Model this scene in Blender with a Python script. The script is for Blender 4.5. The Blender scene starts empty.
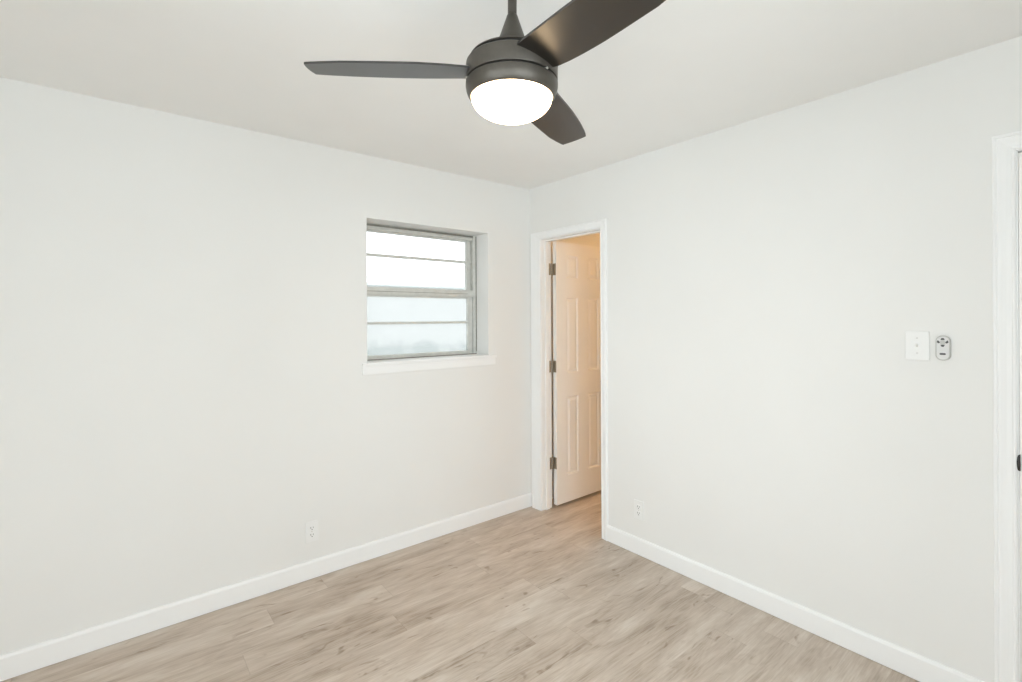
import bpy, bmesh, math
from mathutils import Vector, Matrix
scene = bpy.context.scene
COL = scene.collection

# ------------------------------------------------------------------ camera, sky, lights, exposure
cam_d = bpy.data.cameras.new('camera')
cam = bpy.data.objects.new('camera', cam_d); COL.objects.link(cam)
yaw, roll = math.radians(39.0283), math.radians(-0.2987)
fw = Vector((math.sin(yaw), math.cos(yaw), 0.0))
r0 = Vector((math.cos(yaw), -math.sin(yaw), 0.0)); u0 = Vector((0, 0, 1))
rt = r0*math.cos(roll) + u0*math.sin(roll); up = -r0*math.sin(roll) + u0*math.cos(roll)
cam.matrix_world = Matrix(((rt.x, up.x, -fw.x, -2.4884), (rt.y, up.y, -fw.y, -2.8365), (rt.z, up.z, -fw.z, 1.4568), (0, 0, 0, 1)))
cam_d.sensor_width = 36.0
cam_d.lens = 488.4/1022*36.0
cam_d.shift_y = -23.85/1022
cam_d.clip_start = 0.02
scene.camera = cam

world = bpy.data.worlds.new('sky'); scene.world = world; world.use_nodes = True
wn = world.node_tree.nodes; wl = world.node_tree.links
bg = wn['Background']; bg.inputs['Strength'].default_value = 1.0
# overcast sky, brighter overhead than at the horizon
wt = wn.new('ShaderNodeTexCoord'); wsx = wn.new('ShaderNodeSeparateXYZ'); wr = wn.new('ShaderNodeValToRGB')
wl.new(wt.outputs['Generated'], wsx.inputs[0]); wl.new(wsx.outputs[2], wr.inputs['Fac']); wl.new(wr.outputs['Color'], bg.inputs['Color'])
wr.color_ramp.elements[0].position = 0.0; wr.color_ramp.elements[0].color = (2.1, 2.15, 2.2, 1)
wr.color_ramp.elements[1].position = 1.0; wr.color_ramp.elements[1].color = (3.6, 3.75, 3.9, 1)

def area(name, loc, rot, sx, sy, power, color):
    d = bpy.data.lights.new(name, 'AREA'); d.shape = 'RECTANGLE'; d.size = sx; d.size_y = sy
    d.energy = power; d.color = color
    o = bpy.data.objects.new(name, d); COL.objects.link(o); o.location = loc; o.rotation_euler = rot
    return o
RX, RY, H = -3.26, -3.58, 2.44          # left wall, wall behind the camera, ceiling
# added fill lights, set outside the two unseen windows behind the camera
area('added_fill_left', (RX-0.20, -2.50, 1.28), (0, math.radians(-90), 0), 1.60, 1.90, 31, (0.862, 0.944, 1.0))
area('added_fill_front', (-2.22, RY-0.20, 1.28), (math.radians(90), 0, 0), 1.88, 1.60, 42, (0.862, 0.944, 1.0))

vs = scene.view_settings
scene.display_settings.display_device = 'sRGB'
vs.view_transform = 'Standard'; vs.look = 'None'; vs.gamma = 1.0; vs.use_curve_mapping = False
vs.exposure = -0.02
scene.cycles.use_denoising = True
scene.cycles.max_bounces = 16
scene.cycles.diffuse_bounces = 10
scene.cycles.transparent_max_bounces = 16
scene.cycles.sample_clamp_indirect = 25.0

# ------------------------------------------------------------------ helpers
def mat(name, color, rough=0.5, metal=0.0, spec=0.5, noise=0.0, scale=40.0, bump=0.0, bscale=200.0):
    m = bpy.data.materials.new(name); m.use_nodes = True
    nt = m.node_tree; b = nt.nodes['Principled BSDF']
    b.inputs['Roughness'].default_value = rough; b.inputs['Metallic'].default_value = metal
    b.inputs['Specular IOR Level'].default_value = spec
    tc = nt.nodes.new('ShaderNodeTexCoord')
    n = nt.nodes.new('ShaderNodeTexNoise'); n.inputs['Scale'].default_value = scale; n.inputs['Detail'].default_value = 3
    nt.links.new(tc.outputs['Object'], n.inputs['Vector'])
    r = nt.nodes.new('ShaderNodeValToRGB')
    r.color_ramp.elements[0].position = 0.3; r.color_ramp.elements[1].position = 0.7
    r.color_ramp.elements[0].color = tuple(c*(1-noise) for c in color)+(1,)
    r.color_ramp.elements[1].color = tuple(min(1, c*(1+noise)) for c in color)+(1,)
    nt.links.new(n.outputs['Fac'], r.inputs['Fac']); nt.links.new(r.outputs['Color'], b.inputs['Base Color'])
    if bump:
        n2 = nt.nodes.new('ShaderNodeTexNoise'); n2.inputs['Scale'].default_value = bscale
        nt.links.new(tc.outputs['Object'], n2.inputs['Vector'])
        bp = nt.nodes.new('ShaderNodeBump'); bp.inputs['Strength'].default_value = bump; bp.inputs['Distance'].default_value = 0.002
        nt.links.new(n2.outputs['Fac'], bp.inputs['Height']); nt.links.new(bp.outputs['Normal'], b.inputs['Normal'])
    return m

def floor_mat():
    m = bpy.data.materials.new('oak_plank'); m.use_nodes = True
    nt = m.node_tree; N = nt.nodes; L = nt.links; b = N['Principled BSDF']
    def math_(op, a, b_=None, c=None):
        n = N.new('ShaderNodeMath'); n.operation = op
        for i, v in enumerate((a, b_, c)):
            if v is None: continue
            if isinstance(v, (int, float)): n.inputs[i].default_value = v
            else: L.new(v, n.inputs[i])
        return n.outputs[0]
    tc = N.new('ShaderNodeTexCoord'); s = N.new('ShaderNodeSeparateXYZ'); L.new(tc.outputs['Object'], s.inputs[0])
    x, y = s.outputs[0], s.outputs[1]
    v = math_('DIVIDE', math_('SUBTRACT', math_('MULTIPLY', y, -1.0), 0.01), 0.15)
    row = math_('FLOOR', v); fv = math_('FRACT', v)
    off = math_('FRACT', math_('MULTIPLY', math_('SINE', math_('ADD', math_('MULTIPLY', row, 2.400605), 4.689574)), 43.7))
    u = math_('ADD', math_('DIVIDE', x, 1.22), off)
    coln = math_('FLOOR', u); fu = math_('FRACT', u)
    idv = N.new('ShaderNodeCombineXYZ'); L.new(row, idv.inputs[0]); L.new(coln, idv.inputs[1])
    wnz = N.new('ShaderNodeTexWhiteNoise'); wnz.noise_dimensions = '3D'; L.new(idv.outputs[0], wnz.inputs['Vector'])
    rnd = wnz.outputs['Value']
    # grain coordinates: shifted per plank, stretched along the plank
    gx = math_('ADD', x, math_('MULTIPLY', rnd, 37.0)); gy = math_('ADD', y, math_('MULTIPLY', rnd, 11.0))
    gc = N.new('ShaderNodeCombineXYZ'); L.new(gx, gc.inputs[0]); L.new(gy, gc.inputs[1])
    def noise(sx, sy, scale, detail, dist=0.0):
        mp = N.new('ShaderNodeMapping'); mp.inputs['Scale'].default_value = (sx, sy, 1)
        L.new(gc.outputs[0], mp.inputs['Vector'])
        n = N.new('ShaderNodeTexNoise'); n.inputs['Scale'].default_value = scale; n.inputs['Detail'].default_value = detail
        n.inputs['Roughness'].default_value = 0.6; n.inputs['Distortion'].default_value = dist
        L.new(mp.outputs[0], n.inputs['Vector']); return n.outputs['Fac']
    big = noise(1.7, 8.0, 1.0, 2, 0.7)
    mid = noise(3.4, 17.0, 1.0, 4, 1.2)
    fine = noise(7.0, 170.0, 1.0, 3)
    knot = noise(5.0, 14.0, 1.0, 2, 1.2)
    t = math_('ADD', math_('MULTIPLY', big, 0.40), math_('MULTIPLY', mid, 0.29))
    t = math_('ADD', t, math_('ADD', math_('MULTIPLY', fine, 0.27), 0.030))
    t = math_('ADD', t, math_('MULTIPLY', math_('SUBTRACT', rnd, 0.5), 0.07))
    # grain lines that follow the contours of the figure
    cath = math_('SINE', math_('MULTIPLY', math_('ADD', noise(1.1, 6.5, 1.0, 1, 0.3), math_('MULTIPLY', mid, 0.06)), 120.0))
    t = math_('ADD', t, math_('MULTIPLY', math_('MULTIPLY', cath, math_('SUBTRACT', 0.95, big)), 0.026))
    kn = math_('MULTIPLY', math_('MAXIMUM', math_('SUBTRACT', knot, 0.64), 0.0), 1.6)
    t = math_('SUBTRACT', t, kn)
    r = N.new('ShaderNodeValToRGB'); cr = r.color_ramp
    cr.elements[0].position = 0.33; cr.elements[0].color = (0.300, 0.235, 0.180, 1)
    cr.elements[1].position = 0.64; cr.elements[1].color = (0.640, 0.575, 0.505, 1)
    e = cr.elements.new(0.44); e.color = (0.450, 0.375, 0.306, 1)
    e = cr.elements.new(0.53); e.color = (0.540, 0.463, 0.390, 1)
    L.new(t, r.inputs['Fac'])
    # seams between planks
    ev = math_('MINIMUM', fv, math_('SUBTRACT', 1.0, fv)); ev = math_('MULTIPLY', ev, 0.15)
    eu = math_('MINIMUM', fu, math_('SUBTRACT', 1.0, fu)); eu = math_('MULTIPLY', eu, 1.22)
    seam_u = math_('LESS_THAN', eu, 0.0016); seam_v = math_('LESS_THAN', ev, 0.0010)
    seam = math_('MAXIMUM', math_('MULTIPLY', seam_u, 0.20), math_('MULTIPLY', seam_v, 0.10))
    mx = N.new('ShaderNodeMix'); mx.data_type = 'RGBA'; L.new(seam, mx.inputs[0])
    L.new(r.outputs['Color'], mx.inputs[6]); mx.inputs[7].default_value = (0.16, 0.115, 0.08, 1)
    L.new(mx.outputs[2], b.inputs['Base Color'])
    b.inputs['Roughness'].default_value = 0.46; b.inputs['Specular IOR Level'].default_value = 0.35
    bp = N.new('ShaderNodeBump'); bp.inputs['Strength'].default_value = 0.08; bp.inputs['Distance'].default_value = 0.001
    L.new(fine, bp.inputs['Height']); L.new(bp.outputs['Normal'], b.inputs['Normal'])
    return m

def glass_mat(name, tint, haze, smear=False):
    m = bpy.data.materials.new(name); m.use_nodes = True
    nt = m.node_tree; N = nt.nodes; L = nt.links
    for n in list(N): N.remove(n)
    out = N.new('ShaderNodeOutputMaterial')
    tr = N.new('ShaderNodeBsdfTransparent'); tr.inputs['Color'].default_value = tint
    gl = N.new('ShaderNodeBsdfGlossy'); gl.inputs['Roughness'].default_value = 0.06
    tl = N.new('ShaderNodeBsdfTranslucent'); tl.inputs['Color'].default_value = (0.9, 0.95, 0.95, 1)
    fr = N.new('ShaderNodeFresnel'); fr.inputs['IOR'].default_value = 1.3
    m1 = N.new('ShaderNodeMixShader'); m2 = N.new('ShaderNodeMixShader')
    L.new(tr.outputs[0], m1.inputs[1]); L.new(tl.outputs[0], m1.inputs[2]); m1.inputs[0].default_value = haze
    if smear:   # dried dirt collected near the bottom of the pane
        tc = N.new('ShaderNodeTexCoord'); s = N.new('ShaderNodeSeparateXYZ'); L.new(tc.outputs['Object'], s.inputs[0])
        n = N.new('ShaderNodeTexNoise'); n.inputs['Scale'].default_value = 9; n.inputs['Detail'].default_value = 6
        L.new(tc.outputs['Object'], n.inputs['Vector'])
        r = N.new('ShaderNodeMapRange'); r.inputs[1].default_value = 1.25; r.inputs[2].default_value = 1.34
        r.inputs[3].default_value = 0.42; r.inputs[4].default_value = -0.05
        L.new(s.outputs[2], r.inputs[0])
        a = N.new('ShaderNodeMath'); a.operation = 'ADD'; L.new(r.outputs[0], a.inputs[0]); L.new(n.outputs['Fac'], a.inputs[1])
        c = N.new('ShaderNodeMapRange'); c.inputs[1].default_value = 0.68; c.inputs[2].default_value = 0.95
        c.inputs[3].default_value = 0.0; c.inputs[4].default_value = 0.32
        L.new(a.outputs[0], c.inputs[0])
        mc = N.new('ShaderNodeMix'); mc.data_type = 'RGBA'; L.new(c.outputs[0], mc.inputs[0])
        mc.inputs[6].default_value = tint; mc.inputs[7].default_value = (0.55, 0.62, 0.60, 1)
        L.new(mc.outputs[2], tr.inputs['Color'])
    L.new(fr.outputs[0], m2.inputs[0]); L.new(m1.outputs[0], m2.inputs[1]); L.new(gl.outputs[0], m2.inputs[2])
    L.new(m2.outputs[0], out.inputs['Surface'])
    return m

def emit_mat(name, color, strength):
    m = bpy.data.materials.new(name); m.use_nodes = True
    b = m.node_tree.nodes['Principled BSDF']
    b.inputs['Base Color'].default_value = (0.9, 0.88, 0.82, 1); b.inputs['Roughness'].default_value = 0.35
    b.inputs['Emission Color'].default_value = color; b.inputs['Emission Strength'].default_value = strength
    return m

M = {
 'wall': mat('wall_paint', (0.80, 0.80, 0.785), 0.75, spec=0.2, noise=0.006, scale=3, bump=0.06, bscale=260),
 'ceil': mat('ceiling_paint', (0.855, 0.853, 0.842), 0.85, spec=0.15, noise=0.008, scale=4, bump=0.10, bscale=180),
 'trim': mat('trim_paint', (0.868, 0.873, 0.872), 0.5, spec=0.25, noise=0.004, scale=6),
 'door': mat('door_paint', (0.85, 0.84, 0.815), 0.38, spec=0.4, noise=0.004, scale=6),
 'floor': floor_mat(),
 'alu': mat('aluminium', (0.63, 0.635, 0.605), 0.45, metal=0.3, noise=0.06, scale=30),
 'alu_dark': mat('dark_aluminium', (0.23, 0.225, 0.20), 0.6, metal=0.2, noise=0.15, scale=40),  # darker aluminium for the track and groove strips
 'glass_up': glass_mat('upper_glass', (0.98, 0.985, 0.985, 1), 0.08),
 'glass_low': glass_mat('lower_glass', (0.95, 0.96, 0.955, 1), 0.12, True),
 'hinge': mat('hinge_metal', (0.36, 0.31, 0.24), 0.42, metal=0.75, noise=0.06, scale=60),
 'black': mat('black_metal', (0.018, 0.017, 0.016), 0.35, metal=0.3, noise=0.1),
 'bronze': mat('bronze_paint', (0.085, 0.075, 0.062), 0.38, metal=0.5, spec=0.5, noise=0.05, scale=90),
 'blade': mat('blade_finish', (0.011, 0.0085, 0.006), 0.33, metal=0.0, spec=1.0, noise=0.10, scale=25),
 'seam': mat('dark_gap', (0.012, 0.011, 0.010), 0.7, noise=0.1),
 'plate': mat('white_plastic', (0.825, 0.83, 0.82), 0.35, spec=0.45, noise=0.003),
 'plate_shade': mat('painted_screw', (0.68, 0.68, 0.665), 0.4, noise=0.01),
 'slot': mat('slot_dark', (0.10, 0.095, 0.085), 0.7, noise=0.05),
 'grey': mat('grey_plastic', (0.52, 0.52, 0.50), 0.45, noise=0.01),
 'button': mat('dark_print', (0.07, 0.07, 0.068), 0.5, noise=0.05),
 'screw': mat('screw_metal', (0.62, 0.60, 0.55), 0.35, metal=0.8, noise=0.03),
 'globe': emit_mat('lamp_globe_glass', (1.0, 0.72, 0.42, 1), 22.0),
 'concrete': mat('outdoor_concrete', (0.55, 0.56, 0.54), 0.9, noise=0.1, scale=5),
 'stucco': mat('outdoor_stucco', (0.46, 0.46, 0.455), 0.9, noise=0.03, scale=6),
 'cap': mat('wall_cap', (0.50, 0.54, 0.53), 0.8, noise=0.1, scale=12),
}

def link(name, bm, m, parent=None, smooth=False, bevel=0.0, seg=2):
    bmesh.ops.recalc_face_normals(bm, faces=bm.faces[:])
    me = bpy.data.meshes.new(name); bm.to_mesh(me); bm.free()
    if smooth:
        me.shade_smooth() if hasattr(me, 'shade_smooth') else None
    o = bpy.data.objects.new(name, me); COL.objects.link(o)
    for mm in (m if isinstance(m, (list, tuple)) else [m]): me.materials.append(mm)
    if parent: o.parent = parent
    if bevel:
        b = o.modifiers.new('edge', 'BEVEL'); b.width = bevel; b.segments = seg; b.limit_method = 'ANGLE'
    return o
def smooth_by_angle(o, deg=35):
    me = o.data
    for p in me.polygons: p.use_smooth = True
    bm = bmesh.new(); bm.from_mesh(me)
    for e in bm.edges:
        e.smooth = not (len(e.link_faces) == 2 and e.calc_face_angle(0) > math.radians(deg))
    bm.to_mesh(me); bm.free()
    return o
def box(bm, x0, x1, y0, y1, z0, z1, mi=0):
    v = [bm.verts.new((x, y, z)) for z in (z0, z1) for y in (y0, y1) for x in (x0, x1)]
    for q in ((0,1,3,2),(4,6,7,5),(0,4,5,1),(2,3,7,6),(0,2,6,4),(1,5,7,3)):
        bm.faces.new([v[i] for i in q]).material_index = mi
def boxes(*bs):
    bm = bmesh.new()
    for b in bs: box(bm, *b)
    return bm
def lathe(bm, prof, seg=64, loc=(0,0,0), axis='Z', mi=0):
    """profile of (radius, height); caps the ends that are off the axis"""
    rings = []
    def P(r, h, a):
        c, s = r*math.cos(a), r*math.sin(a)
        p = {'Z': (c, s, h), 'X': (h, c, s), 'Y': (c, h, s)}[axis]
        return (p[0]+loc[0], p[1]+loc[1], p[2]+loc[2])
    for r, h in prof:
        if r < 1e-6: rings.append([bm.verts.new(P(0, h, 0))])
        else: rings.append([bm.verts.new(P(r, h, 2*math.pi*i/seg)) for i in range(seg)])
    for a, b in zip(rings, rings[1:]):
        for i in range(seg):
            j = (i+1) % seg
            f = [a[i % len(a)], a[j % len(a)], b[j % len(b)], b[i % len(b)]]
            f = list(dict.fromkeys(f))
            if len(f) > 2: bm.faces.new(f).material_index = mi
    for r in (rings[0], rings[-1]):
        if len(r) > 1: bm.faces.new(r).material_index = mi
def prism(bm, pts, y0, y1, plane='XZ', mi=0):
    def P(a, b, d): return {'XZ': (a, d, b), 'YZ': (d, a, b), 'XY': (a, b, d)}[plane]
    v0 = [bm.verts.new(P(a, b, y0)) for a, b in pts]; v1 = [bm.verts.new(P(a, b, y1)) for a, b in pts]
    bm.faces.new(v0).material_index = mi; bm.faces.new(v1[::-1]).material_index = mi
    n = len(pts)
    for i in range(n): bm.faces.new((v0[i], v0[(i+1)%n], v1[(i+1)%n], v1[i])).material_index = mi
def empty(name, loc=(0,0,0), parent=None):
    o = bpy.data.objects.new(name, None); COL.objects.link(o); o.location = loc; o.empty_display_size = 0.05
    if parent: o.parent = parent
    return o
def structure(o): o['kind'] = 'structure'; return o
def thing(o, label, cat, group=None):
    o['label'] = label; o['category'] = cat
    if group: o['group'] = group
    return o

# ------------------------------------------------------------------ room shell
T = 0.097
BX1, BY0 = 2.10, -1.65                   # next room
# openings in the right wall (y ranges) and in the back wall (x range)
D1a, D1b, D1h = -0.130, -0.706, 2.036
D2a, D2b, D2h = -2.625, -3.395, 2.036
WX0, WX1, WZ0, WZ1 = -1.307, -0.400, 1.166, 2.062
WT = 0.21                                # the outer wall is thicker
structure(link('floor', boxes((RX-T, BX1+T, RY-T, T, -0.08, 0.0)), M['floor']))
structure(link('ceiling', boxes((RX-T, BX1+T, RY-T, 0.21, H, H+0.10)), M['ceil']))
bm = boxes((RX-T, WX0, 0, WT, 0, H), (WX1, BX1+T, 0, WT, 0, H), (WX0, WX1, 0, WT, 0, WZ0), (WX0, WX1, 0, WT, WZ1, H))
bmesh.ops.remove_doubles(bm, verts=bm.verts[:], dist=1e-5)
structure(link('wall_back', bm, M['wall']))
g = 0.018                                # jamb board thickness
bm = boxes((0, T, D1a+g, 0, 0, H), (0, T, D1b-g, D1a+g, D1h+g, H), (0, T, D2a+g, D1b-g, 0, H),
           (0, T, D2b-g, D2a+g, D2h+g, H), (0, T, RY, D2b-g, 0, H))
structure(link('wall_right', bm, M['wall']))
# wall on the left, behind the camera, with an opening added to let light in
LW = (-3.46, -1.56, 0.45, 2.15)
bm = boxes((RX-T, RX, RY, LW[0], 0, H), (RX-T, RX, LW[1], 0, 0, H), (RX-T, RX, LW[0], LW[1], 0, LW[2]), (RX-T, RX, LW[0], LW[1], LW[3], H))
structure(link('wall_left', bm, M['wall']))
FW = (-3.16, -1.28, 0.45, 2.15)  # opening added in the unseen front wall to let light in
bm = boxes((RX-T, FW[0], RY-T, RY, 0, H), (FW[1], T, RY-T, RY, 0, H), (FW[0], FW[1], RY-T, RY, 0, FW[2]), (FW[0], FW[1], RY-T, RY, FW[3], H))
structure(link('wall_front', bm, M['wall']))
# next room
structure(link('wall_far', boxes((BX1, BX1+T, BY0, 0, 0, H)), M['wall']))
structure(link('wall_side', boxes((T, BX1+T, BY0-T, BY0, 0, H)), M['wall']))

# ------------------------------------------------------------------ baseboards
BH, BT = 0.102, 0.014
def base_prof(): return [(0, 0.0022), (BT, 0.0022), (BT, BH-0.012), (BT-0.004, BH-0.003), (BT-0.008, BH), (0, BH)]
bm = bmesh.new()   # along the back wall
prism(bm, [(-d, z) for d, z in base_prof()], RX, -0.0005, 'YZ')
structure(link('baseboard_back', bm, M['trim']))
bm = bmesh.new()
prism(bm, [(-d, z) for d, z in base_prof()], D1b-0.056, D2a+0.066, 'XZ')
structure(link('baseboard_right', bm, M['trim']))
bm = bmesh.new()
prism(bm, [(RX+d, z) for d, z in base_prof()], RY+BT, -BT, 'XZ')
structure(link('baseboard_left', bm, M['trim']))
bm = bmesh.new()
prism(bm, [(RY+d, z) for d, z in base_prof()], RX+BT, -0.02, 'YZ')
structure(link('baseboard_front', bm, M['trim']))

# ------------------------------------------------------------------ door casings and jambs
CAS = [(0.0, 0.0), (0.0, 0.008), (0.05, 0.0105), (0.14, 0.0115), (0.20, 0.009), (0.42, 0.0105), (0.60, 0.0135), (0.74, 0.0145), (0.80, 0.0125), (0.86, 0.0155), (0.95, 0.0165), (1.0, 0.0145), (1.0, 0.0)]
def casing(ya, yb, h, wa, wb, wt, side=-1, x0=0.0):
    """moulded casing swept round an opening in the plane x = x0, with mitred corners"""
    rv = 0.005
    inner = [(ya+rv, 0), (ya+rv, h+rv), (yb-rv, h+rv), (yb-rv, 0)]
    outer = [(ya+wa, 0), (ya+wa, h+wt), (yb-wb, h+wt), (yb-wb, 0)]
    bm = bmesh.new(); rows = []
    for k in range(4):
        rows.append([bm.verts.new((x0+side*t, inner[k][0]+(outer[k][0]-inner[k][0])*s, inner[k][1]+(outer[k][1]-inner[k][1])*s)) for s, t in CAS])
    n = len(CAS)
    for a, b in zip(rows, rows[1:]):
        for i in range(n): bm.faces.new((a[i], a[(i+1)%n], b[(i+1)%n], b[i]))
    bm.faces.new(rows[0]); bm.faces.new(rows[-1])
    return bm
def jamb(ya, yb, h, stop_x):
    s0, s1 = stop_x
    return boxes((0, T, ya, ya+g, 0, h+g), (0, T, yb-g, yb, 0, h+g), (0, T, yb, ya, h, h+g),
                 (s0, s1, ya-0.010, ya, 0, h-0.010), (s0, s1, yb, yb+0.010, 0, h-0.010), (s0, s1, yb, ya, h-0.010, h))
trim1 = structure(link('trim_1', casing(D1a, D1b, D1h, 0.100, 0.056, 0.058), M['trim']))
link('door_jamb', jamb(D1a, D1b, D1h, (0.036, 0.070)), M['trim'], trim1, bevel=0.0015)
link('inner_casing', casing(D1a, D1b, D1h, 0.058, 0.058, 0.058, 1, T), M['trim'], trim1)
trim2 = structure(link('trim_2', casing(D2a, D2b, D2h, 0.065, 0.065, 0.066), M['trim']))
link('door_jamb', jamb(D2a, D2b, D2h, (0.0395, 0.075)), M['trim'], trim2, bevel=0.0015)

# ------------------------------------------------------------------ six panel doors
def panel_door(w, h, t, xs, zs):
    """slab in x 0..w, y -t..0, z 0..h; raised panels on both faces"""
    bm = bmesh.new()
    gx = [0] + [v for p in xs for v in p] + [w]; gz = [0] + [v for p in zs for v in p] + [h]
    for face, sgn in ((-t, 1), (0.0, -1)):
        def V(x, z, d): return bm.verts.new((x, face+sgn*d, z))
        for i in range(len(gx)-1):
            for j in range(len(gz)-1):
                x0, x1, z0, z1 = gx[i], gx[i+1], gz[j], gz[j+1]
                if i % 2 == 1 and j % 2 == 1:
                    loops = [(0, 0), (0.004, 0.001), (0.011, 0.0085), (0.019, 0.0085), (0.036, 0.0025), (0.038, 0.0022)]
                    rows = [[V(x0+a, z0+a, d), V(x1-a, z0+a, d), V(x1-a, z1-a, d), V(x0+a, z1-a, d)] for a, d in loops]
                    for a, b in zip(rows, rows[1:]):
                        for k in range(4): bm.faces.new((a[k], a[(k+1)%4], b[(k+1)%4], b[k]))
                    bm.faces.new(rows[-1])
                else:
                    bm.faces.new((V(x0, z0, 0), V(x1, z0, 0), V(x1, z1, 0), V(x0, z1, 0)))
    def Q(*p): bm.faces.new([bm.verts.new(q) for q in p])
    for x in (0, w): Q((x,-t,0),(x,0,0),(x,0,h),(x,-t,h))
    for z in (0, h): Q((0,-t,z),(w,-t,z),(w,0,z),(0,0,z))
    bmesh.ops.remove_doubles(bm, verts=bm.verts[:], dist=1e-5)
    return bm
def knob_mesh(seg=40):
    bm = bmesh.new()
    lathe(bm, [(0.0, 0.0), (0.031, 0.0), (0.031, 0.004), (0.027, 0.008), (0.013, 0.010), (0.011, 0.026), (0.016, 0.032), (0.0255, 0.040), (0.0275, 0.050), (0.024, 0.059), (0.013, 0.0635), (0.0, 0.0645)], seg, axis='Y')
    return bm

# bathroom door, swung open into the next room
d1 = link('door_1', panel_door(0.600, 2.012, 0.035, [(0.108, 0.245), (0.355, 0.492)], [(0.205, 0.818), (1.000, 1.587), (1.735, 1.915)]), M['door'])
structure(d1); d1['label'] = 'white six panel interior door standing open into the warm lit next room'
d1.location = (0.119, -0.131, 0.022); d1.rotation_euler = (0, 0, math.radians(0.6))
k = smooth_by_angle(link('door_knob', knob_mesh(), M['black'], d1)); k.location = (0.545, -0.035, 0.90); k.rotation_euler = (math.pi, 0, 0)
k2 = smooth_by_angle(link('door_knob', knob_mesh(), M['black'], d1)); k2.location = (0.545, 0.0, 0.90)
for hz in (1.776, 1.034, 0.296):
    bm = boxes((T-0.044-0.119, T-0.002-0.119, D1a+0.131-0.0022, D1a+0.131+0.0005, hz-0.022, hz+0.067),   # leaf let into the jamb
               (-0.0020, 0.0006, -0.033, -0.002, hz-0.022, hz+0.067))                             # leaf on the door edge
    for kk in range(5):
        lathe(bm, [(0.006, hz-0.022+kk*0.0179), (0.006, hz-0.022+kk*0.0179+0.0170)], 20, (-0.010, 0.0015, 0))
    lathe(bm, [(0.0, hz-0.026), (0.0045, hz-0.025), (0.005, hz-0.022), (0.005, hz+0.067), (0.0045, hz+0.070), (0.0, hz+0.071)], 16, (-0.010, 0.0015, 0))
    for zz in (0.008, 0.037):
        lathe(bm, [(0.0045, -0.0032), (0.003, -0.0040), (0, -0.0040)], 12, (T-0.020-0.119, D1a+0.131+0.0005, hz+zz-0.006), 'Y')
    link('hinge', bm, M['hinge'], d1)

# second door at the edge of the view, closed
d2 = link('door_2', panel_door(0.767, 2.020, 0.035, [(0.115, 0.327), (0.437, 0.649)], [(0.205, 0.826), (1.008, 1.595), (1.743, 1.923)]), M['door'])
structure(d2); d2['label'] = 'white panel door closed in the moulded casing beside the light switch'
d2.rotation_euler = (0, 0, math.radians(90))
d2.location = (0.003, D2b+0.0022, 0.010)
k = smooth_by_angle(link('door_knob', knob_mesh(), M['black'], d2)); k.location = (0.764-0.062, 0.0, 0.92)
# curved lip of the latch strike at the edge of the casing
bm = bmesh.new(); n = 18; lip = []
for i in range(n+1):
    z = -0.0285+0.057*i/n; e = math.sqrt(max(0, 1-(z/0.0285)**2))
    lip.append((z, e))
rows = []
for z, e in lip:
    y_in = D2a-0.0006
    rows.append([bm.verts.new(p) for p in ((0.030, y_in, 0.932+z), (-0.002, y_in, 0.932+z), (-0.0075-0.004*e, y_in+0.0015+0.005*e, 0.932+z), (-0.0075-0.004*e, y_in-0.0015+0.0035*e, 0.932+z), (-0.004, y_in-0.002, 0.932+z), (0.030, y_in-0.0018, 0.932+z))])
for a, b in zip(rows, rows[1:]):
    for i in range(6): bm.faces.new((a[i], a[(i+1)%6], b[(i+1)%6], b[i]))
bm.faces.new(rows[0]); bm.faces.new(rows[-1])
link('strike_plate', bm, M['black'], trim2)

# ------------------------------------------------------------------ window in the back wall
win = empty('window_1', ((WX0+WX1)/2, 0.17, WZ0)); structure(win)
win['label'] = 'white sashed aluminium window with frosted bright panes in the back wall'
def wpart(name, bm, m, bevel=0.0, parent=win):
    o = link(name, bm, m, parent, bevel=bevel); o.matrix_parent_inverse = Matrix.Translation(win.location).inverted() if parent is win else Matrix()
    return o
zs = 1.185        # top of the stool
F0, F1 = WX0, WX1
def win_frame():
    bm = boxes((F0, F0+0.035, 0.145, 0.205, zs, WZ1), (F1-0.030, F1, 0.145, 0.205, zs, WZ1),
        (F0+0.035, F1-0.030, 0.152, 0.205, WZ1-0.038, WZ1), (F0+0.035, F1-0.030, 0.145, 0.205, zs-0.004, zs+0.010),
        (F1-0.0395, F1-0.030, 0.178, 0.205, zs+0.010, WZ1-0.038), (F0+0.035, F0+0.045, 0.178, 0.205, zs+0.010, WZ1-0.038))
    return bm
wpart('window_frame', win_frame(), M['alu'], 0.0015)
wpart('track', boxes((F0+0.035, F1-0.030, 0.144, 0.154, WZ1-0.0165, WZ1-0.006), (F1-0.0075, F1-0.0005, 0.1435, 0.146, zs+0.02, WZ1-0.006)), M['alu_dark'])
sx0, sx1 = F0+0.036, F1-0.040
# upper sash
ux0, ux1 = sx0+0.020, F1-0.074
wpart('sash_frame', boxes((sx0, ux0, 0.172, 0.196, 1.625, WZ1-0.036), (ux1, sx1, 0.172, 0.196, 1.625, WZ1-0.036),
       (ux0, ux1, 0.172, 0.196, 2.013, WZ1-0.036), (ux0, ux1, 0.172, 0.196, 1.625, 1.657),
       (ux0, F1-0.031, 0.166, 0.194, 1.856, 1.872)), M['alu'], 0.0012)
for a, b in ((1.657, 1.856), (1.872, 2.013)):
    wpart('glass_pane', boxes((ux0, ux1, 0.182, 0.186, a, b)), M['glass_up'])
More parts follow.
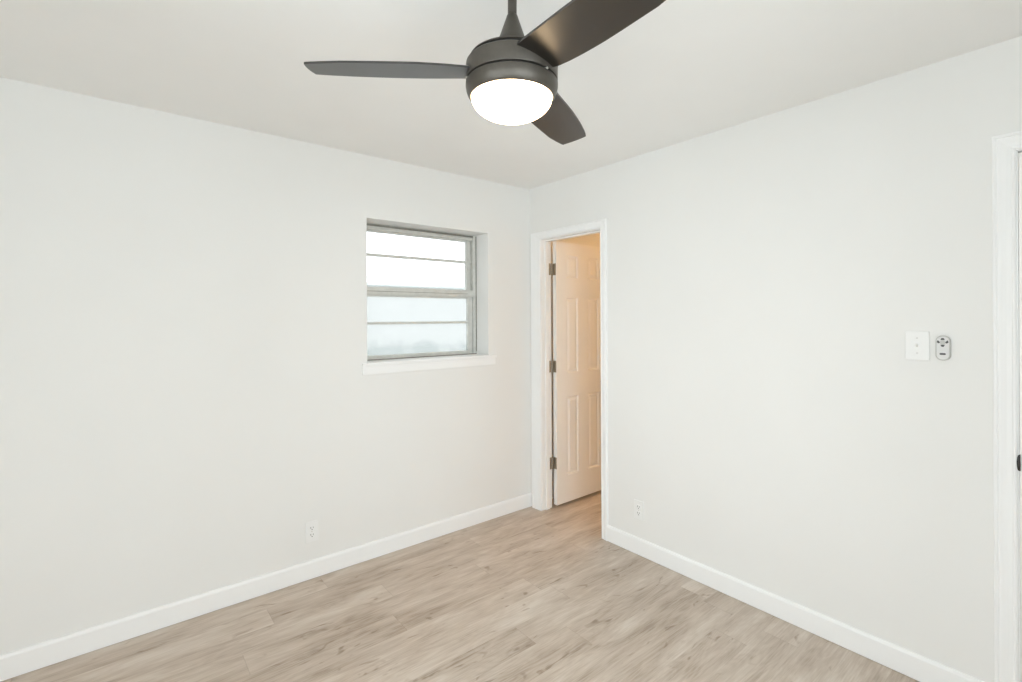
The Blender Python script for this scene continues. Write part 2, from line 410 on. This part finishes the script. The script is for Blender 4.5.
# lower sash, in front of it
lx0, lx1 = sx0+0.020, F1-0.080
wpart('sash_frame', boxes((sx0, lx0, 0.147, 0.170, zs+0.010, 1.650), (lx1, sx1+0.002, 0.147, 0.170, zs+0.010, 1.650),
       (lx0, lx1, 0.147, 0.170, zs+0.010, 1.215), (lx0, F1-0.031, 0.143, 0.170, 1.606, 1.656), (lx0, lx1, 0.150, 0.170, 1.594, 1.606),
       (lx0, lx1, 0.145, 0.170, 1.414, 1.430)), M['alu'], 0.0012)
for a, b in ((1.215, 1.414), (1.430, 1.594)):
    wpart('glass_pane', boxes((lx0, lx1, 0.157, 0.161, a, b)), M['glass_low'])
wpart('sash_groove', boxes((lx0, lx1, 0.1425, 0.1435, 1.627, 1.630), (lx0, F1-0.004, 0.1440, 0.1460, zs, zs+0.006)), M['alu_dark'])
# stool and apron
bm = bmesh.new()
box(bm, WX0+0.0005, WX1-0.0005, -0.001, 0.205, 1.164, zs)
box(bm, WX0-0.036, WX1+0.064, -0.020, 0.0, 1.164, zs)
wpart('window_sill', bm, M['trim'], 0.004)
wpart('apron', boxes((WX0-0.032, WX1+0.055, -0.013, 0.0, 1.114, 1.164)), M['trim'], 0.003)

# unseen windows behind the camera, added and placed to light the room
def plain_window(name, horizontal, a0, a1, z0, z1, d):
    w = empty(name, (0, 0, 0)); structure(w)
    def bx(p0, p1, q0, q1, e0, e1): return (p0, p1, d+e0, d+e1, q0, q1) if horizontal else (d+e0, d+e1, p0, p1, q0, q1)
    m = (a0+a1)/2; zm = (z0+z1)/2
    link('window_frame', boxes(bx(a0, a0+.05, z0, z1, -.04, .04), bx(a1-.05, a1, z0, z1, -.04, .04), bx(a0, a1, z0, z0+.05, -.04, .04),
         bx(a0, a1, z1-.05, z1, -.04, .04), bx(m-.02, m+.02, z0+.05, z1-.05, -.03, .03)), M['alu'], w)
    for p, q in ((a0+.05, m-.02), (m+.02, a1-.05)):
        link('glass_pane', boxes(bx(p, q, z0+.05, z1-.05, -.003, .003)), M['glass_up'], w)
plain_window('added_window_left', False, LW[0], LW[1], LW[2], LW[3], RX-0.06)
plain_window('added_window_front', True, FW[0], FW[1], FW[2], FW[3], RY-0.06)

# ------------------------------------------------------------------ outdoors seen through the panes
gm = link('ground', boxes((-14, 14, 0.30, 16, -0.30, -0.20), (-14, 14, -16, RY-0.30, -0.30, -0.20), (-14, RX-0.30, RY-0.30, 0.30, -0.30, -0.20)), M['concrete']); structure(gm)
yard = structure(link('wall_yard', boxes((-7, 7, 3.00, 3.15, -0.20, 1.86)), M['stucco']))
link('wall_cap', boxes((-7.05, 7.05, 2.96, 3.19, 1.86, 1.90)), M['cap'], yard, bevel=0.01)

# ------------------------------------------------------------------ ceiling fan
HUB = Vector((-1.6278, -1.7844, 2.1365)); AX = Vector((0.003, -0.014, 1.0)).normalized()   # it hangs a little out of plumb
ZB = 2.141
top = HUB + AX*(H-ZB)
fan = thing(empty('ceiling_fan', (top.x, top.y, top.z)), 'dark bronze three blade ceiling fan with a glowing white bowl light', 'ceiling fan')
fan.rotation_euler = Vector((0, 0, 1)).rotation_difference(AX).to_euler()
def fp(name, prof, m, deg=30, seg=96):
    bm = bmesh.new(); lathe(bm, [(r, z-H) for r, z in prof], seg)
    return smooth_by_angle(link(name, bm, m, fan), deg)
fp('canopy', [(0.0, H), (0.068, H), (0.070, H-0.004), (0.066, H-0.018), (0.050, H-0.032), (0.016, H-0.036), (0.0, H-0.036)], M['bronze'])
fp('downrod', [(0.0125, H-0.036), (0.0125, 2.285)], M['bronze'], seg=40)
fp('coupling_cover', [(0.0130, 2.301), (0.0150, 2.298), (0.0185, 2.287), (0.0265, 2.264), (0.0320, 2.248), (0.0365, 2.236), (0.0500, 2.205), (0.0540, 2.190), (0.0540, 2.178)], M['bronze'])
fp('top_plate', [(0.0, 2.1795), (0.112, 2.1795), (0.116, 2.1785), (0.1175, 2.1765), (0.1175, 2.1745), (0.0, 2.1745)], M['bronze'])
fp('housing_gap', [(0.0, 2.1747), (0.112, 2.1747), (0.112, 2.162), (0.0, 2.162)], M['seam'])
fp('motor_band', [(0.111, 2.164), (0.1250, 2.164), (0.1272, 2.161), (0.1275, 2.156), (0.1275, 2.118), (0.1265, 2.115), (0.120, 2.114)], M['bronze'])
fp('band_gap', [(0.0, 2.116), (0.1205, 2.116), (0.1205, 2.106), (0.0, 2.106)], M['seam'])
fp('light_ring', [(0.118, 2.1095), (0.1262, 2.1095), (0.1280, 2.107), (0.1280, 2.098), (0.1262, 2.088), (0.1225, 2.078), (0.1175, 2.071), (0.1150, 2.069), (0.1120, 2.070), (0.1120, 2.090)], M['bronze'])
gl = [(0.1100, 2.080)] + [(0.1120*math.cos(a), 2.0705-0.060*math.sin(a)) for a in [math.pi/2*i/18 for i in range(19)]]
gl[-1] = (0.0, gl[-1][1])
fp('lamp_bowl', gl, M['globe'], 60)
# screw heads on the ring
bm = bmesh.new()
lathe(bm, [(0.0, 0.1215), (0.0032, 0.1215), (0.0032, 0.1285), (0.002, 0.130), (0.0, 0.130)], 12, axis='X')
sc0 = smooth_by_angle(link('screw', bm, M['screw'], fan)); sc0.location = (0, 0, 2.1115-H); sc0.rotation_euler = (0, 0, math.radians(-83))
for deg in (37, 157):
    c = sc0.copy(); COL.objects.link(c); c.parent = fan; c.rotation_euler = (0, 0, math.radians(deg))

OUT = [(0.100, -0.058, 0.050), (0.130, -0.0605, 0.0620), (0.170, -0.0600, 0.0690), (0.210, -0.0595, 0.0735), (0.250, -0.0590, 0.0765), (0.290, -0.0582, 0.0780), (0.340, -0.0568, 0.0780), (0.400, -0.0525, 0.0772),
       (0.450, -0.0480, 0.0765), (0.500, -0.0415, 0.0695), (0.530, -0.0365, 0.0645), (0.546, -0.0325, 0.0610)]
def blade_mesh():
    bm = bmesh.new(); NV = 12; top = []; botm = []; th = 0.006
    for i, (u, a, b) in enumerate(OUT):
        k = max(0.0, 1-(u-0.100)/0.16); tw = math.radians(-10.96) - math.radians(2)*k*k*(3-2*k)
        rt_, rb = [], []
        for j in range(NV+1):
            s = j/NV; v = a+(b-a)*s
            uu = u + 0.004*(1-(2*s-1)**2)*max(0.0, (u-0.4)/0.145)
            z = v*math.sin(tw) - u*0.015 - 0.004*(1-(2*s-1)**2)*k
            for rows, dz in ((rt_, th/2), (rb, -th/2)):
                rows.append(bm.verts.new((uu, v*math.cos(tw), z+dz)))
        top.append(rt_); botm.append(rb)
    for i in range(len(OUT)-1):
        for j in range(NV):
            bm.faces.new((top[i][j], top[i+1][j], top[i+1][j+1], top[i][j+1]))
            bm.faces.new((botm[i][j], botm[i][j+1], botm[i+1][j+1], botm[i+1][j]))
    for i in range(len(OUT)-1):
        bm.faces.new((top[i][0], botm[i][0], botm[i+1][0], top[i+1][0]))
        bm.faces.new((top[i][NV], top[i+1][NV], botm[i+1][NV], botm[i][NV]))
    for j in range(NV):
        bm.faces.new((top[0][j], top[0][j+1], botm[0][j+1], botm[0][j]))
        bm.faces.new((top[-1][j], botm[-1][j], botm[-1][j+1], top[-1][j+1]))
    return bm
bl = smooth_by_angle(link('blade', blade_mesh(), M['blade'], fan), 40)
bl.location = (0, 0, ZB-H); bl.rotation_euler = (0, 0, math.radians(143.77))
for deg in (23.77, 263.77):
    c = bl.copy(); COL.objects.link(c); c.parent = fan; c.rotation_euler = (0, 0, math.radians(deg))

# ------------------------------------------------------------------ outlets, switch, remote
def rrect(w, h, r, n=6):
    pts = []
    for cx, cy, a0 in ((w/2-r, h/2-r, 0), (-w/2+r, h/2-r, 90), (-w/2+r, -h/2+r, 180), (w/2-r, -h/2+r, 270)):
        for i in range(n+1):
            a = math.radians(a0+90*i/n); pts.append((cx+r*math.cos(a), cy+r*math.sin(a)))
    return pts
# each device is built facing -y with its back at y = 0 and centred on its origin
def make_outlet():
    root = empty('wall_outlet')
    bm = bmesh.new(); prism(bm, rrect(0.071, 0.116, 0.004), 0.0, -0.0055)
    link('cover_plate', bm, M['plate'], root, bevel=0.002)
    for zc in (0.0195, -0.0195):
        bm = bmesh.new(); pts = []
        for i in range(40):
            a = 2*math.pi*i/40; pts.append((max(-0.0165, min(0.0165, 0.0185*math.cos(a))), zc+max(-0.0142, min(0.0142, 0.0185*math.sin(a)))))
        prism(bm, pts, -0.0050, -0.0078)
        rec = link('receptacle', bm, M['plate'], root, bevel=0.0006)
        bm = boxes((-0.0078, -0.0052, -0.0082, -0.0070, zc-0.002, zc+0.0085), (0.0052, 0.0076, -0.0082, -0.0070, zc-0.001, zc+0.0075))
        lathe(bm, [(0.0, -0.0070), (0.0028, -0.0070), (0.0028, -0.0082), (0, -0.0082)], 14, (0, 0, zc-0.0075), 'Y')
        link('slots', bm, M['slot'], rec)
    bm = bmesh.new(); lathe(bm, [(0, -0.005), (0.0032, -0.005), (0.0030, -0.0068), (0, -0.0072)], 16, axis='Y')
    link('screw', bm, M['screw'], root)
    return root
o1 = make_outlet(); o1.location = (-1.637, 0, 0.262)
thing(o1, 'white duplex wall outlet on the window wall above the baseboard', 'outlet', 'duplex outlets near the floor')
def copy_tree(o, parent=None):
    c = o.copy(); COL.objects.link(c)
    if parent: c.parent = parent
    for ch in list(o.children): copy_tree(ch, c)
    return c
o2 = copy_tree(o1); o2.location = (0, -1.004, 0.272); o2.rotation_euler = (0, 0, math.radians(-90))
thing(o2, 'white duplex wall outlet just past the open door, on the same wall', 'outlet', 'duplex outlets near the floor')

sw = empty('light_switch', (0, -2.343, 1.335)); sw.rotation_euler = (0, 0, math.radians(-90))
thing(sw, 'white single toggle light switch plate on the wall left of the remote', 'light switch')
bm = bmesh.new(); prism(bm, rrect(0.076, 0.116, 0.004), 0.0, -0.006); link('cover_plate', bm, M['plate'], sw, bevel=0.002)
bm = boxes((-0.0055, 0.0055, -0.0066, -0.005, -0.0125, 0.0125)); link('toggle_slot', bm, M['plate'], sw)
bm = bmesh.new(); prism(bm, [(-0.006, -0.006), (-0.006, 0.005), (-0.017, 0.0105), (-0.019, 0.0045)], -0.0042, 0.0042, 'YZ')
link('toggle', bm, M['plate'], sw, bevel=0.001)
for zc in (0.030, -0.030):
    bm = bmesh.new(); lathe(bm, [(0, -0.005), (0.0034, -0.005), (0.0032, -0.0072), (0, -0.0078)], 16, (0, 0, zc), 'Y'); link('screw', bm, M['plate_shade'], sw)

rm = empty('remote_control', (0, -2.4225, 1.329)); rm.rotation_euler = (0, 0, math.radians(-90))
thing(rm, 'small pale grey rounded remote with dark buttons mounted beside the light switch', 'remote control')
bm = bmesh.new(); prism(bm, rrect(0.044, 0.096, 0.021, 12), 0.0, -0.016); link('case', bm, M['grey'], rm, bevel=0.004, seg=3)
bm = bmesh.new(); prism(bm, rrect(0.037, 0.089, 0.018, 12), -0.0155, -0.0178); link('faceplate', bm, mat('pale_grey_plastic', (0.69, 0.69, 0.68), 0.4, noise=0.003), rm, bevel=0.001)
bm = bmesh.new(); lathe(bm, [(0, -0.017), (0.0085, -0.017), (0.0085, -0.0192), (0.007, -0.0198), (0, -0.0198)], 32, (0, 0, 0.0215), 'Y'); link('button_pad', bm, M['grey'], rm)
def tri(cx, cz, rot, w, h):
    out = []
    for a, b in ((-w, -h), (w, -h), (w*0.5, h), (-w*0.5, h)):
        c, s = math.cos(rot), math.sin(rot); out.append((cx+a*c-b*s, cz+a*s+b*c))
    return out
for dx, dz, r in ((0, 0.0135, 0), (-0.0125, 0.0015, math.pi*0.75), (0.0125, 0.0015, -math.pi*0.75), (0, -0.0125, math.pi)):
    bm = bmesh.new(); prism(bm, tri(dx, 0.0215+dz, r, 0.0066, 0.0038), -0.0170, -0.0190); link('button', bm, M['button'], rm, bevel=0.0006)
bm = bmesh.new(); prism(bm, [(x, z-0.0225) for x, z in rrect(0.0185, 0.0070, 0.0033, 6)], -0.0170, -0.0192); link('button', bm, M['button'], rm, bevel=0.0006)

# ------------------------------------------------------------------ warm lamp of the next room
lt = bpy.data.lights.new('warm_lamp', 'POINT'); lt.energy = 18; lt.color = (1.0, 0.55, 0.20); lt.shadow_soft_size = 0.09
lo = bpy.data.objects.new('warm_lamp', lt); COL.objects.link(lo); lo.location = (1.75, -0.30, 2.20)
